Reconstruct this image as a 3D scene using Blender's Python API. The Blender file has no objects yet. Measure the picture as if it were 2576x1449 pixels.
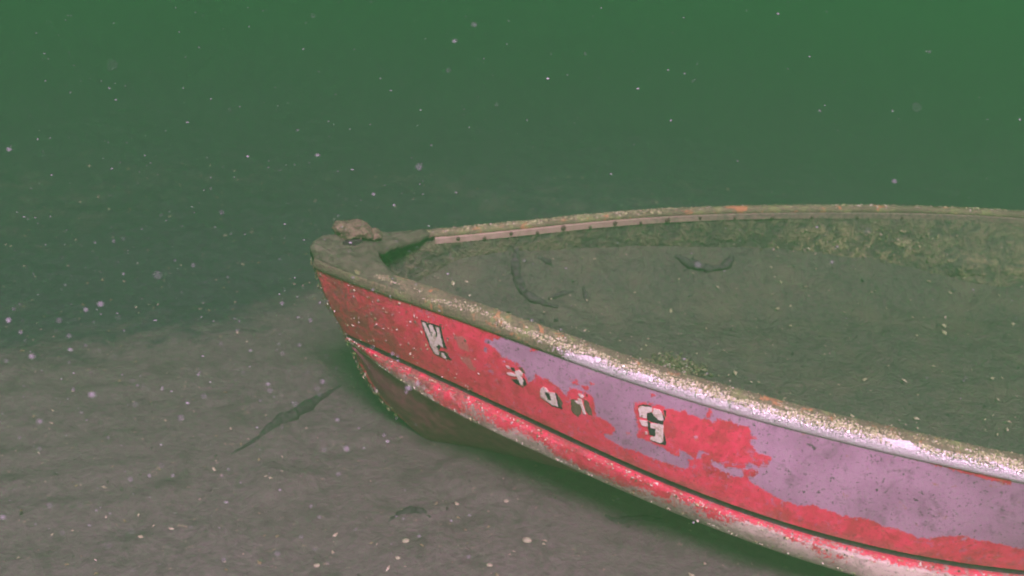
import bpy, bmesh, math, random
import numpy as np
from mathutils import Vector, Matrix
from mathutils.geometry import tessellate_polygon

random.seed(7)
rng = np.random.default_rng(11)
scene = bpy.context.scene
COL = scene.collection
BED = 1.98                      # camera height above the lake bed (bed is z = 0)

# ------------------------------------------------------------------ camera
cam_data = bpy.data.cameras.new('camera')
cam = bpy.data.objects.new('camera', cam_data)
COL.objects.link(cam)
cam_data.sensor_width = 36.0
cam_data.lens = 2851.553 / 2576.0 * 36.0
cam_data.clip_start = 0.05
cam_data.clip_end = 400.0
cam.matrix_world = (Matrix.Translation((0, 0, BED))
                    @ Matrix.Rotation(math.radians(90 - 26.2292), 4, 'X')
                    @ Matrix.Rotation(math.radians(3.4582), 4, 'Z'))
cam_data.dof.use_dof = True
cam_data.dof.focus_distance = 2.9
cam_data.dof.aperture_fstop = 2.8
scene.camera = cam

# ------------------------------------------------------------------ sky, sun, exposure
SUN_EL, SUN_AZ = 50.0, 10.0     # azimuth: degrees to the right of straight behind the camera
world = bpy.data.worlds.new('World')
scene.world = world
world.use_nodes = True
wn = world.node_tree
bg = wn.nodes['Background']
sky = wn.nodes.new('ShaderNodeTexSky')
sky.sky_type = 'NISHITA'
sky.sun_disc = False
sky.sun_elevation = math.radians(SUN_EL)
to_sun = Vector((math.sin(math.radians(SUN_AZ)) * math.cos(math.radians(SUN_EL)),
                 -math.cos(math.radians(SUN_AZ)) * math.cos(math.radians(SUN_EL)),
                 math.sin(math.radians(SUN_EL))))
sky.sun_rotation = math.atan2(to_sun.x, to_sun.y)
wn.links.new(sky.outputs[0], bg.inputs[0])
bg.inputs[1].default_value = 0.05

sun_data = bpy.data.lights.new('sun', 'SUN')
sun_data.energy = 5.0
sun_data.angle = math.radians(18.0)
sun_data.color = (1.0, 0.45, 0.87)
sun = bpy.data.objects.new('sun', sun_data)
COL.objects.link(sun)
sun.rotation_euler = to_sun.to_track_quat('Z', 'Y').to_euler()

scene.view_settings.view_transform = 'Standard'
scene.view_settings.look = 'None'
scene.view_settings.gamma = 1.0
scene.view_settings.use_curve_mapping = False
scene.view_settings.exposure = 1.95
scene.cycles.volume_bounces = 2
scene.cycles.max_bounces = 5
scene.cycles.use_denoising = True
scene.cycles.filter_width = 1.9

# ------------------------------------------------------------------ helpers
def tag(o, label=None, cat=None, group=None, kind=None):
    if label: o['label'] = label
    if cat: o['category'] = cat
    if group: o['group'] = group
    if kind: o['kind'] = kind
    return o

def mesh_obj(name, verts, faces, mat, parent=None, smooth=True):
    me = bpy.data.meshes.new(name)
    me.from_pydata([tuple(map(float, v)) for v in verts], [], [tuple(map(int, f)) for f in faces])
    me.update()
    if smooth:
        me.polygons.foreach_set('use_smooth', [True] * len(me.polygons))
    o = bpy.data.objects.new(name, me)
    if mat: me.materials.append(mat)
    COL.objects.link(o)
    if parent: o.parent = parent
    return o

def grid_faces(nu, nv, flip=False, wrap_v=False):
    i = np.arange(nu - 1)[:, None]
    j = np.arange(nv if wrap_v else nv - 1)[None, :]
    jn = (j + 1) % nv
    a, b, c, d = i * nv + j, (i + 1) * nv + j, (i + 1) * nv + jn, i * nv + jn
    q = np.stack(np.broadcast_arrays(a, b, c, d), -1).reshape(-1, 4)
    return q[:, ::-1] if flip else q

def attr(o, name, vals):
    a = o.data.attributes.new(name, 'FLOAT', 'POINT')
    a.data.foreach_set('value', np.asarray(vals, dtype=np.float32).ravel())

def color_attr(o, name, cols):
    a = o.data.attributes.new(name, 'FLOAT_COLOR', 'POINT')
    c = np.ones((len(cols), 4), np.float32); c[:, :3] = cols
    a.data.foreach_set('color', c.ravel())

def _hash(ix, iy, iz, seed):
    h = (ix.astype(np.int64) * 374761393 + iy.astype(np.int64) * 668265263 + iz.astype(np.int64) * 2147483647 + seed * 144665) & 0xffffffff
    h = ((h ^ (h >> 13)) * 1274126177) & 0xffffffff
    return ((h ^ (h >> 16)) & 0xffff) / 65535.0

def vnoise(p, seed=0):
    p = np.asarray(p, float)
    if p.shape[-1] == 2:
        p = np.concatenate([p, np.zeros(p.shape[:-1] + (1,))], -1)
    i = np.floor(p).astype(int); f = p - i; f = f * f * (3 - 2 * f)
    r = 0
    for dx in (0, 1):
        for dy in (0, 1):
            for dz in (0, 1):
                w = (f[..., 0] if dx else 1 - f[..., 0]) * (f[..., 1] if dy else 1 - f[..., 1]) * (f[..., 2] if dz else 1 - f[..., 2])
                r = r + w * _hash(i[..., 0] + dx, i[..., 1] + dy, i[..., 2] + dz, seed)
    return r * 2 - 1

def fbm(p, octaves=4, seed=0, gain=.5):
    p = np.asarray(p, float); a, r, t = 1.0, 0, 0
    for k in range(octaves):
        r = r + a * vnoise(p * 2 ** k + 17.3 * k, seed + k); t += a; a *= gain
    return r / t

def sstep(a, b, x):
    t = np.clip((x - a) / (b - a), 0, 1); return t * t * (3 - 2 * t)

def poly_sd(P, poly):
    """signed distance to a polygon, positive inside"""
    P = np.asarray(P, float); V = np.asarray(poly, float)
    d = np.full(P.shape[:-1], 1e9); inside = np.zeros(P.shape[:-1], bool)
    for a, b in zip(V, np.roll(V, -1, 0)):
        e = b - a; w = P - a
        t = np.clip((w @ e) / (e @ e + 1e-12), 0, 1)
        d = np.minimum(d, ((w - t[..., None] * e) ** 2).sum(-1))
        cond = ((a[1] <= P[..., 1]) & (P[..., 1] < b[1])) | ((b[1] <= P[..., 1]) & (P[..., 1] < a[1]))
        xc = a[0] + (P[..., 1] - a[1]) / (b[1] - a[1] + 1e-12) * e[0]
        inside ^= cond & (P[..., 0] < xc)
    return np.where(inside, 1, -1) * np.sqrt(d)

# ------------------------------------------------------------------ materials
class Mat:
    def __init__(self, name):
        self.m = bpy.data.materials.new(name); self.m.use_nodes = True
        self.t = self.m.node_tree; self.b = self.t.nodes['Principled BSDF']
        self.tc = self.n('ShaderNodeTexCoord')
    def n(self, kind, **kw):
        nd = self.t.nodes.new(kind)
        for k, v in kw.items(): setattr(nd, k, v)
        return nd
    def link(self, a, b): self.t.links.new(a, b)
    def put(self, v, sock):
        if hasattr(v, 'is_output') or isinstance(v, bpy.types.NodeSocket): self.link(v, sock)
        elif isinstance(v, (tuple, list)) and len(v) == 3 and len(sock.default_value) == 4: sock.default_value = (*v, 1)
        else: sock.default_value = v
    def noise(self, scale, detail=4, rough=.55, dist=0.0, vec=None, out=0):
        nd = self.n('ShaderNodeTexNoise')
        nd.inputs['Scale'].default_value = scale; nd.inputs['Detail'].default_value = detail
        nd.inputs['Roughness'].default_value = rough; nd.inputs['Distortion'].default_value = dist
        self.link(vec or self.tc.outputs['Object'], nd.inputs['Vector'])
        return nd.outputs[out]
    def voro(self, scale, vec=None, rnd=1.0):
        nd = self.n('ShaderNodeTexVoronoi'); nd.inputs['Scale'].default_value = scale
        nd.inputs['Randomness'].default_value = rnd
        self.link(vec or self.tc.outputs['Object'], nd.inputs['Vector'])
        return nd.outputs['Distance']
    def stretch(self, sx, sy, sz):
        nd = self.n('ShaderNodeMapping'); nd.inputs['Scale'].default_value = (sx, sy, sz)
        self.link(self.tc.outputs['Object'], nd.inputs['Vector']); return nd.outputs[0]
    def ramp(self, v, a, b, lo=0.0, hi=1.0):
        nd = self.n('ShaderNodeMapRange'); nd.clamp = True
        nd.interpolation_type = 'SMOOTHSTEP'
        self.put(v, nd.inputs[0])
        for k, x in zip((1, 2, 3, 4), (a, b, lo, hi)): nd.inputs[k].default_value = x
        return nd.outputs[0]
    def math(self, op, a, b=0.0):
        nd = self.n('ShaderNodeMath', operation=op); self.put(a, nd.inputs[0]); self.put(b, nd.inputs[1]); return nd.outputs[0]
    def mix(self, f, a, b):
        nd = self.n('ShaderNodeMix', data_type='RGBA'); self.put(f, nd.inputs[0]); self.put(a, nd.inputs[6]); self.put(b, nd.inputs[7]); return nd.outputs[2]
    def mixf(self, f, a, b):
        nd = self.n('ShaderNodeMix', data_type='FLOAT'); self.put(f, nd.inputs[0]); self.put(a, nd.inputs[2]); self.put(b, nd.inputs[3]); return nd.outputs[0]
    def at(self, name, out='Fac'):
        nd = self.n('ShaderNodeAttribute', attribute_name=name); return nd.outputs[out]
    def set(self, color=None, rough=None, metal=None, spec=None):
        for v, k in ((color, 'Base Color'), (rough, 'Roughness'), (metal, 'Metallic'), (spec, 'Specular IOR Level')):
            if v is not None: self.put(v, self.b.inputs[k])
    def bump(self, h, strength=.5, dist=.005):
        nd = self.n('ShaderNodeBump'); nd.inputs['Strength'].default_value = strength; nd.inputs['Distance'].default_value = dist
        self.link(h, nd.inputs['Height']); self.link(nd.outputs[0], self.b.inputs['Normal'])

def plain(name, col, rough=.8, var=.35, scale=40, bump=.4, metal=0.0, spec=.3):
    m = Mat(name); n1 = m.noise(scale, 5); n2 = m.noise(scale * .17, 3)
    dark = tuple(c * (1 - var) for c in col); lite = tuple(min(.9, c * (1 + var)) for c in col)
    c = m.mix(m.ramp(n1, .3, .7), dark, lite); c = m.mix(m.ramp(n2, .35, .65, 0, .5), c, tuple(x * .6 for x in col))
    m.set(c, rough, metal, spec); m.bump(n1, bump, .004)
    return m.m

MAT = {}
# red paint over dull aluminium, flaked off where the attribute 'bare' says
def paint_material(name, bare_a, bare_b, edge, metal, crust):
    m = Mat(name)
    fine = m.noise(170, 6, .65); mid = m.noise(38, 5, .6, .6); big = m.noise(6, 3)
    spk = m.noise(95, 5, .7, 1.0)
    rag = m.math('ADD', m.math('MULTIPLY', m.math('SUBTRACT', mid, .5), 1.3), m.math('ADD', m.math('MULTIPLY', m.math('SUBTRACT', fine, .5), 1.5), m.math('MULTIPLY', m.math('SUBTRACT', spk, .5), 1.5)))
    bare = m.math('ADD', m.at('bare'), m.math('MULTIPLY', rag, edge))
    chips = m.math('MULTIPLY', m.ramp(m.noise(60, 6, .75, .8), .558, .585), m.ramp(big, .45, .54))
    bm = m.math('MAXIMUM', m.ramp(bare, -.05, .05), m.math('MULTIPLY', m.math('MULTIPLY', chips, .85), m.ramp(m.at('bare'), -1.05, -.2, .35, 1)))
    red = m.mix(m.ramp(mid, .35, .65), (.60, .009, .075), (.78, .020, .115))
    red = m.mix(m.ramp(m.noise(14, 5, .65), .50, .62, 0, .6), red, (.34, .012, .035))
    red = m.mix(m.ramp(spk, .56, .64, 0, .6), red, (.25, .012, .03))
    red = m.mix(m.at('ghost'), red, (.42, .16, .14))
    al = m.mix(m.ramp(m.noise(9, 5, .6), .38, .62), bare_a, bare_b)
    al = m.mix(m.ramp(m.noise(21, 6, .7, .5), .52, .66, 0, .55), al, tuple(x * .55 for x in bare_a))
    al = m.mix(m.ramp(m.noise(110, 5, .7), .585, .64, 0, .7), al, (.08, .06, .065))
    al = m.mix(m.ramp(m.noise(48, 5, .75), .62, .66, 0, .9), al, (.05, .035, .045))
    c = m.mix(bm, red, al)
    # rusty and dark specks, silt lying on the paint
    c = m.mix(m.ramp(m.noise(33, 6, .75, .5), .635, .67, 0, .75), c, (.46, .22, .12))
    c = m.mix(m.ramp(m.noise(130, 4, .75), .64, .68, 0, .85), c, (.04, .02, .03))
    gr = m.math('MULTIPLY', m.at('crust'), m.ramp(m.noise(26, 6, .7, .8), .42, .56))
    c = m.mix(m.math('MULTIPLY', gr, crust), c, m.mix(m.ramp(m.noise(90, 4), .38, .62), (.10, .035, .05), (.27, .13, .09)))
    m.set(c, m.mixf(bm, .58, .5), m.mixf(bm, 0.0, metal), .45)
    h = m.math('ADD', m.math('MULTIPLY', bm, -.55), m.math('ADD', m.math('MULTIPLY', fine, .35), m.math('MULTIPLY', gr, .8)))
    m.bump(h, .55, .004)
    return m.m
MAT['side'] = paint_material('flaking_red_paint', (.46, .245, .385), (.58, .325, .49), .60, .30, .6)
MAT['strake'] = paint_material('worn_strake_paint', (.40, .31, .27), (.58, .46, .41), 1.5, .0, .75)

m = Mat('crusted_gunwale')
n1 = m.noise(120, 6, .7); n2 = m.noise(22, 5, .6); n3 = m.noise(5, 3)
c = m.mix(m.ramp(n1, .35, .65), (.10, .088, .055), (.22, .19, .11))
c = m.mix(m.ramp(n2, .50, .66), c, (.20, .235, .09))
c = m.mix(m.ramp(m.noise(19, 5, .7, .6), .575, .64, 0, .8), c, (.46, .20, .09))
c = m.mix(m.ramp(n3, .52, .62, 0, .6), c, (.11, .085, .06))
lip = m.math('ADD', m.at('lip'), m.math('MULTIPLY', m.math('SUBTRACT', n2, .5), .9))
lipm = m.ramp(m.math('ADD', lip, m.math('MULTIPLY', m.math('SUBTRACT', n1, .5), .7)), .42, .58)
c = m.mix(lipm, c, (.88, .80, .86))  # bare metal lip, whitened to paint in its highlight
m.set(c, m.mixf(lipm, .85, .34), m.mixf(lipm, 0, .35), .5)
m.bump(m.math('ADD', n1, m.math('MULTIPLY', n2, .8)), .8, .006)
MAT['gunwale'] = m.m

m = Mat('crust_flakes')
m.set(m.at('Col', 'Color'), .45, 0.0, .6)
MAT['flakes'] = m.m
m = Mat('added_glint_chips'); m.set((.82, .78, .78), .38, .85, .5); MAT['glint'] = m.m  # metal facets added to sparkle like light on the lip

m = Mat('silty_interior')
n1 = m.noise(60, 6, .65); n2 = m.noise(7, 5, .6); n3 = m.noise(18, 5, .7, .6)
c = m.mix(m.ramp(n1, .3, .7), (.064, .067, .054), (.110, .110, .086))
c = m.mix(m.ramp(n2, .42, .68, 0, .7), c, (.125, .118, .085))
c = m.mix(m.ramp(n3, .55, .64, 0, .6), c, (.06, .055, .05))
c = m.mix(m.ramp(m.noise(85, 4, .75), .62, .67, 0, .8), c, (.035, .03, .03))
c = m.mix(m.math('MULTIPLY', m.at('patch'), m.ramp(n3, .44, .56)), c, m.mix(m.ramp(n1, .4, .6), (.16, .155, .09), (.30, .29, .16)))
c = m.mix(m.ramp(m.voro(16), .06, .03, 0, .9), c, (.42, .40, .28))
c = m.mix(m.ramp(m.voro(11), .10, .04, 0, .8), c, (.04, .035, .035))
m.set(c, .95, 0, .15); m.bump(m.math('ADD', n1, m.math('MULTIPLY', n3, 2.0)), .9, .014)
MAT['interior'] = m.m

m = Mat('lake_bed_silt')
n1 = m.noise(45, 6, .65); n2 = m.noise(2.3, 5, .6); n3 = m.noise(9, 5, .65, .5)
c = m.mix(m.ramp(n1, .3, .7), (.106, .083, .084), (.165, .132, .131))
c = m.mix(m.ramp(n2, .40, .66, 0, .7), c, (.135, .108, .105))
c = m.mix(m.ramp(n3, .52, .64, 0, .6), c, (.085, .07, .068))
c = m.mix(m.ramp(m.noise(60, 5, .75), .60, .66, 0, .6), c, (.05, .04, .04))
c = m.mix(m.ramp(m.noise(34, 5, .75), .63, .67, 0, .7), c, (.30, .25, .18))
c = m.mix(m.ramp(m.voro(9), .045, .02, 0, .8), c, (.45, .40, .28))
dk = m.ramp(m.math('ADD', m.at('shade_and_weed'), m.math('MULTIPLY', m.math('SUBTRACT', n3, .5), .9)), .25, .75)
c = m.mix(dk, c, m.mix(m.ramp(n1, .3, .7), (.040, .038, .048), (.070, .064, .078)))  # dark tone painted for the boat's shadow and the distant fade
m.set(c, .95, 0, .15); m.bump(m.math('ADD', n1, m.math('MULTIPLY', n3, 1.5)), .6, .014)
MAT['bed'] = m.m

MAT['deck'] = plain('silted_deck', (.098, .094, .062), .95, .45, 38, 1.0)
MAT['lump'] = plain('brown_growth', (.135, .105, .07), .95, .55, 45, 1.0)
MAT['recess_shade'] = plain('painted_recess_shade', (.045, .022, .035), .95, .6, 60, .8)  # shade of narrow recesses, painted as a dark base colour
MAT['hull'] = plain('grimy_bottom', (.28, .06, .12), .8, .4, 30, .5)
m = Mat('grimy_pale_strip'); n1 = m.noise(40, 5, .7); sx = m.n('ShaderNodeSeparateXYZ'); m.link(m.tc.outputs['Object'], sx.inputs[0])
g = m.ramp(m.math('ADD', sx.outputs[0], m.math('MULTIPLY', m.math('SUBTRACT', n1, .5), 2.0)), .25, 1.15)
c = m.mix(m.ramp(n1, .35, .65), (.30, .225, .17), (.40, .305, .24)); c = m.mix(g, c, m.mix(m.ramp(m.noise(90, 4), .4, .6), (.12, .10, .08), (.20, .16, .12)))
m.set(c, .7, 0, .3); m.bump(n1, .3, .004); MAT['strip'] = m.m
MAT['screw'] = plain('dark_screw', (.10, .055, .05), .7, .3, 80, .3)
m = Mat('white_vinyl'); n1 = m.noise(120, 6, .75); n2 = m.noise(38, 5, .7, .8)
c = m.mix(m.ramp(n1, .35, .65), (.62, .54, .46), (.82, .74, .68)); c = m.mix(m.ramp(n2, .50, .62, 0, .8), c, (.34, .24, .16))
c = m.mix(m.ramp(n1, .60, .66, 0, .9), c, (.09, .06, .05)); m.set(c, .6, 0, .3); m.bump(n1, .4, .003); MAT['white'] = m.m
MAT['black'] = plain('black_vinyl', (.018, .014, .028), .4, .2, 90, .1)
MAT['brown'] = plain('glue_residue', (.13, .085, .06), .9, .6, 260, .9)
MAT['twig'] = plain('waterlogged_wood', (.055, .048, .048), .95, .5, 80, .9)
MAT['stone'] = plain('pale_pebble', (.42, .38, .28), .85, .3, 70, .4)
MAT['shade_and_weed'] = plain('green_algae', (.16, .20, .07), .9, .5, 90, .6)
MAT['dust'] = plain('white_floc', (.36, .35, .38), .8, .1, 60, .0)

# ------------------------------------------------------------------ the lake bed
def axis(lo, hi, step, far_lo, far_hi, n):
    g = np.arange(lo, hi + 1e-6, step)
    t = np.linspace(0, 1, n + 1)[1:] ** 2.2
    return np.concatenate([(lo - t * (lo - far_lo))[::-1], g, hi + t * (far_hi - hi)])
BED_SHADOW = [(-.50, 3.80), (-.69, 3.86), (-1.0, 3.58), (-1.3, 3.34), (-1.54, 3.22), (-2.3, 3.05), (-3.4, 3.2), (-4.5, 3.6), (-4.5, 7.5),
        (-2.2, 7.5), (-1.2, 7.0), (-.6, 6.2), (-.2, 5.4), (.6, 5.0), (.5, 4.1)]  # outline of the boat's cast shadow, painted into the bed colour
def bed_height(x, y):
    P = np.stack([x, y], -1)
    z = .035 * fbm(P * .9, 3, 3) + .012 * fbm(P * 4.2, 4, 9) + .005 * fbm(P * 17, 3, 21)
    z = z + .0035 * sstep(3.6, 2.8, P[..., 1]) * np.sin((P[..., 1] * 1.0 - P[..., 0] * .35) * 34 + 3 * fbm(P * 2, 2, 5)) * sstep(.2, .6, .5 + fbm(P * 1.3, 2, 8)) * sstep(.2, -.6, P[..., 0])
    z = z + .014 * sstep(.25, .7, fbm(P * 7.5, 3, 51)) - .010 * sstep(.35, .7, fbm(P * 9.5, 2, 77))
    dip = sstep(-.12, .35, poly_sd(P, BED_SHADOW))
    return z - .05 * dip * sstep(6.5, 4.5, P[..., 1])  # bed sunk under the painted shadow to deepen it
xs = axis(-2.7, 2.7, .02, -44, 44, 22); ys = axis(1.7, 6.0, .02, -7, 56, 26)
GX, GY = np.meshgrid(xs, ys, indexing='ij')
GZ = bed_height(GX, GY)
bed = mesh_obj('lake_bed', np.stack([GX, GY, GZ], -1).reshape(-1, 3), grid_faces(len(xs), len(ys)), MAT['bed'])
sd = poly_sd(np.stack([GX, GY], -1), BED_SHADOW)
wn_ = fbm(np.stack([GX, GY], -1) * 2.6, 4, 33)
attr(bed, 'shade_and_weed', np.maximum(sstep(-.42, .46, sd + .22 * wn_) * (.66 + .3 * np.exp(-((GX + .9) / .9) ** 2 - ((GY - 4.1) / .8) ** 2)), 1.0 * sstep(3.3, 6.2, GY + .3 * wn_)))  # painted shadow left of the bow; far bed darkened to sink into haze
tag(bed, 'brown silty lake bed around the sunken boat', 'lake bed', kind='structure')

# ------------------------------------------------------------------ boat lines (metres; x aft from the stem head, y to starboard)
K = np.array([0, .12, .3, .55, .85, 1.2, 1.6, 2.2, 3.0])
def spl(K, v, s):
    K = np.asarray(K, float); v = np.asarray(v, float); n = len(K); h = np.diff(K); A = np.eye(n); b = np.zeros(n)
    for i in range(1, n - 1):
        A[i, i - 1] = h[i - 1]; A[i, i] = 2 * (h[i - 1] + h[i]); A[i, i + 1] = h[i]
        b[i] = 6 * ((v[i + 1] - v[i]) / h[i] - (v[i] - v[i - 1]) / h[i - 1])
    m = np.linalg.solve(A, b); s = np.clip(s, K[0], K[-1])
    i = np.clip(np.searchsorted(K, s) - 1, 0, n - 2); t = s - K[i]; H = h[i]
    return v[i] + t * ((v[i + 1] - v[i]) / H - H * (2 * m[i] + m[i + 1]) / 6) + t * t * m[i] / 2 + t ** 3 * (m[i + 1] - m[i]) / (6 * H)
def fB(s): return spl(K, [.0523, .118, .1988, .3165, .4609, .5934, .7006, .7993, .7658], s)
def fZ(s): return spl([0, 1.0, 3.0], [.0633, .0345, -.0039], s)
def fBr(s): return spl(K, [.0215, .0916, .1976, .3408, .4985, .6269, .6868, .6603, .558], np.minimum(s, 2.1))
def fzr(s): return spl([0, .55, 1.6, 3.0], [-.2081, -.2299, -.3166, -.3242], s)
def fBc(s): return spl(K, [.0186, .1281, .2475, .3666, .5016, .6361, .7254, .6828, .577], np.minimum(s, 2.1))
def fzc(s): return spl([0, .55, 1.6, 3.0], [-.2428, -.3175, -.397, -.3802], s)
OR, OC, LEN = .0772, .097, 4.0
ORIGIN = np.array([-.55955, 2.95187, BED - 1.41912])
AX = np.array([[.999421, .033973, .001708], [-.033905, .998956, -.030604], [-.002746, .030528, .99953]])
BASE = np.array([.35, 0., -.58])
def world_of(p): return (np.asarray(p) @ AX.T) + ORIGIN
boat = bpy.data.objects.new('sunken_boat', None); COL.objects.link(boat)
mw = Matrix([list(AX[i]) + [0] for i in range(3)] + [[0, 0, 0, 1]])
mw.translation = Vector(world_of(BASE)); boat.matrix_world = mw
boat.empty_display_size = .2
tag(boat, 'sunken red open boat with peeling paint and crusted gunwales', 'boat')
def part(name, V, F, mat, parent=boat, smooth=True):
    return mesh_obj(name, np.asarray(V).reshape(-1, 3) - BASE, F, mat, parent, smooth)

S_FINE = np.concatenate([np.linspace(0, 1.95, 720), np.linspace(1.95, LEN, 42)[1:]])
S_MED = np.concatenate([np.linspace(0, 2.4, 240), np.linspace(2.4, LEN, 20)[1:]])

def side_rows(s, side):                      # side -1 port (near), +1 starboard (far)
    top = np.stack([s, side * fB(s), fZ(s) - .045], -1)
    bot = np.stack([s + OR, side * fBr(s), fzr(s)], -1)
    return top, bot
def side_point(s, t, side=-1, off=0.0):
    s = np.asarray(s, float); t = np.asarray(t, float)
    top, bot = side_rows(s, side)
    p = top * (1 - t)[..., None] + bot * t[..., None]
    d = .02; dB = (fB(s + d) - fB(np.maximum(s - d, 0))) / (s + d - np.maximum(s - d, 0))
    n = np.stack([-dB, side * np.ones_like(dB), -.12 * np.ones_like(dB)], -1); n /= np.linalg.norm(n, axis=-1, keepdims=True)
    bul = .007 * np.sin(np.clip(t, 0, 1) * math.pi)
    return p + n * (bul + off)[..., None] if np.ndim(off) else p + n * (bul[..., None] + off), n

BARE = [
  [(0.4952,0.14),(0.5232,0.1),(0.5632,0),(0.5852,-0.06),(0.6152,-0.12),(0.8483,-0.11),(1.1054,-0.09),(1.4065,-0.03),(1.7786,0.07),(1.7906,0.73),(1.7036,0.7),(1.6375,0.69),(1.5875,0.75),(1.5385,0.8),(1.4995,0.75),(1.4565,0.75),(1.4245,0.71),(1.3605,0.75),(1.3344,0.72),(1.2914,0.72),(1.2534,0.77),(1.1994,0.74),(1.1804,0.71),(1.1664,0.67),(1.1494,0.67),(1.1464,0.64),(1.1404,0.61),(1.1634,0.57),(1.1704,0.54),(1.1694,0.51),(1.1324,0.55),(1.1434,0.51),(1.1524,0.46),(1.1604,0.46),(1.1724,0.48),(1.1884,0.46),(1.1994,0.41),(1.2144,0.36),(1.2154,0.34),(1.1914,0.33),(1.1794,0.33),(1.1704,0.3),(1.1644,0.27),(1.1574,0.23),(1.1804,0.19),(1.1794,0.17),(1.1684,0.18),(1.1674,0.13),(1.1614,0.1),(1.1384,0.1),(1.1184,0.1),(1.0954,0.1),(1.0774,0.16),(1.0644,0.13),(1.0493,0.16),(1.0353,0.15),(1.0183,0.16),(1.0153,0.12),(0.9993,0.16),(0.9843,0.15),(0.9653,0.16),(0.9413,0.15),(0.9133,0.18),(0.8873,0.21),(0.8833,0.31),(0.8813,0.43),(0.8823,0.51),(0.8743,0.6),(0.8953,0.61),(0.9173,0.62),(0.9363,0.61),(0.9483,0.63),(0.9673,0.65),(0.9803,0.65),(0.9793,0.59),(0.9883,0.56),(1.0053,0.58),(1.0133,0.62),(0.9963,0.65),(0.9983,0.7),(0.9853,0.77),(0.9643,0.78),(0.9253,0.8),(0.9053,0.8),(0.8713,0.79),(0.8453,0.8),(0.8273,0.82),(0.8033,0.8),(0.7843,0.78),(0.7803,0.74),(0.8033,0.7),(0.8143,0.63),(0.8133,0.59),(0.7973,0.57),(0.7783,0.56),(0.7713,0.55),(0.7773,0.4),(0.7733,0.32),(0.7573,0.31),(0.7352,0.31),(0.7142,0.34),(0.7002,0.47),(0.6972,0.44),(0.6832,0.38),(0.6542,0.34),(0.6242,0.33),(0.6122,0.43),(0.5982,0.5),(0.5932,0.35),(0.5702,0.29),(0.5472,0.26),(0.5982,0.34),(0.5792,0.28),(0.5382,0.28),(0.5232,0.2),(0.4952,0.17)],
  [(1.0544,0.55),(1.0714,0.57),(1.0914,0.59),(1.1144,0.55),(1.1304,0.56),(1.1334,0.62),(1.1174,0.66),(1.1034,0.66),(1.0934,0.64),(1.0754,0.64),(1.0624,0.61)],
  [(1.0263,0.53),(1.0433,0.48),(1.0554,0.49),(1.0544,0.51),(1.0373,0.53),(1.0273,0.59),(1.0223,0.59)],
  [(0.4792,0.54),(0.4902,0.52),(0.4982,0.55),(0.4882,0.58)],
  [(0.4882,0.24),(0.4972,0.24),(0.4912,0.3),(0.4862,0.3)]]
RED = [
  [(0.6292,-0.01),(0.6422,-0.02),(0.6522,0),(0.6442,0.04),(0.6272,0.07)],
  [(0.7232,0.22),(0.7392,0.2),(0.7402,0.24),(0.7242,0.28)],
  [(0.7533,0.25),(0.7683,0.23),(0.7683,0.26),(0.7563,0.28)],
  [(0.7773,0.17),(0.7893,0.16),(0.7873,0.18),(0.7783,0.19)],
  [(0.8763,-0.03),(0.9013,-0.04),(0.9293,-0.04),(0.9493,-0.04),(0.9643,-0.01),(0.9793,0.01),(0.9683,0),(0.9473,0.01),(0.9333,0.01),(0.9073,0)],
  [(0.9323,0.07),(0.9413,0.07),(0.9393,0.08),(0.9323,0.09)],
  [(0.8453,0.61),(0.8583,0.59),(0.8563,0.61),(0.8463,0.63)],
  [(1.0664,0.09),(1.0734,0.04),(1.0804,0.04),(1.0754,0.1),(1.0674,0.12)]]
GHOST = [
  [(0.4031,0.24),(0.4321,0.2),(0.4371,0.3),(0.4381,0.39),(0.4181,0.4),(0.4051,0.38)],
  [(0.4031,0.49),(0.4341,0.48),(0.4381,0.64),(0.4201,0.64),(0.4051,0.58)]]
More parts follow.
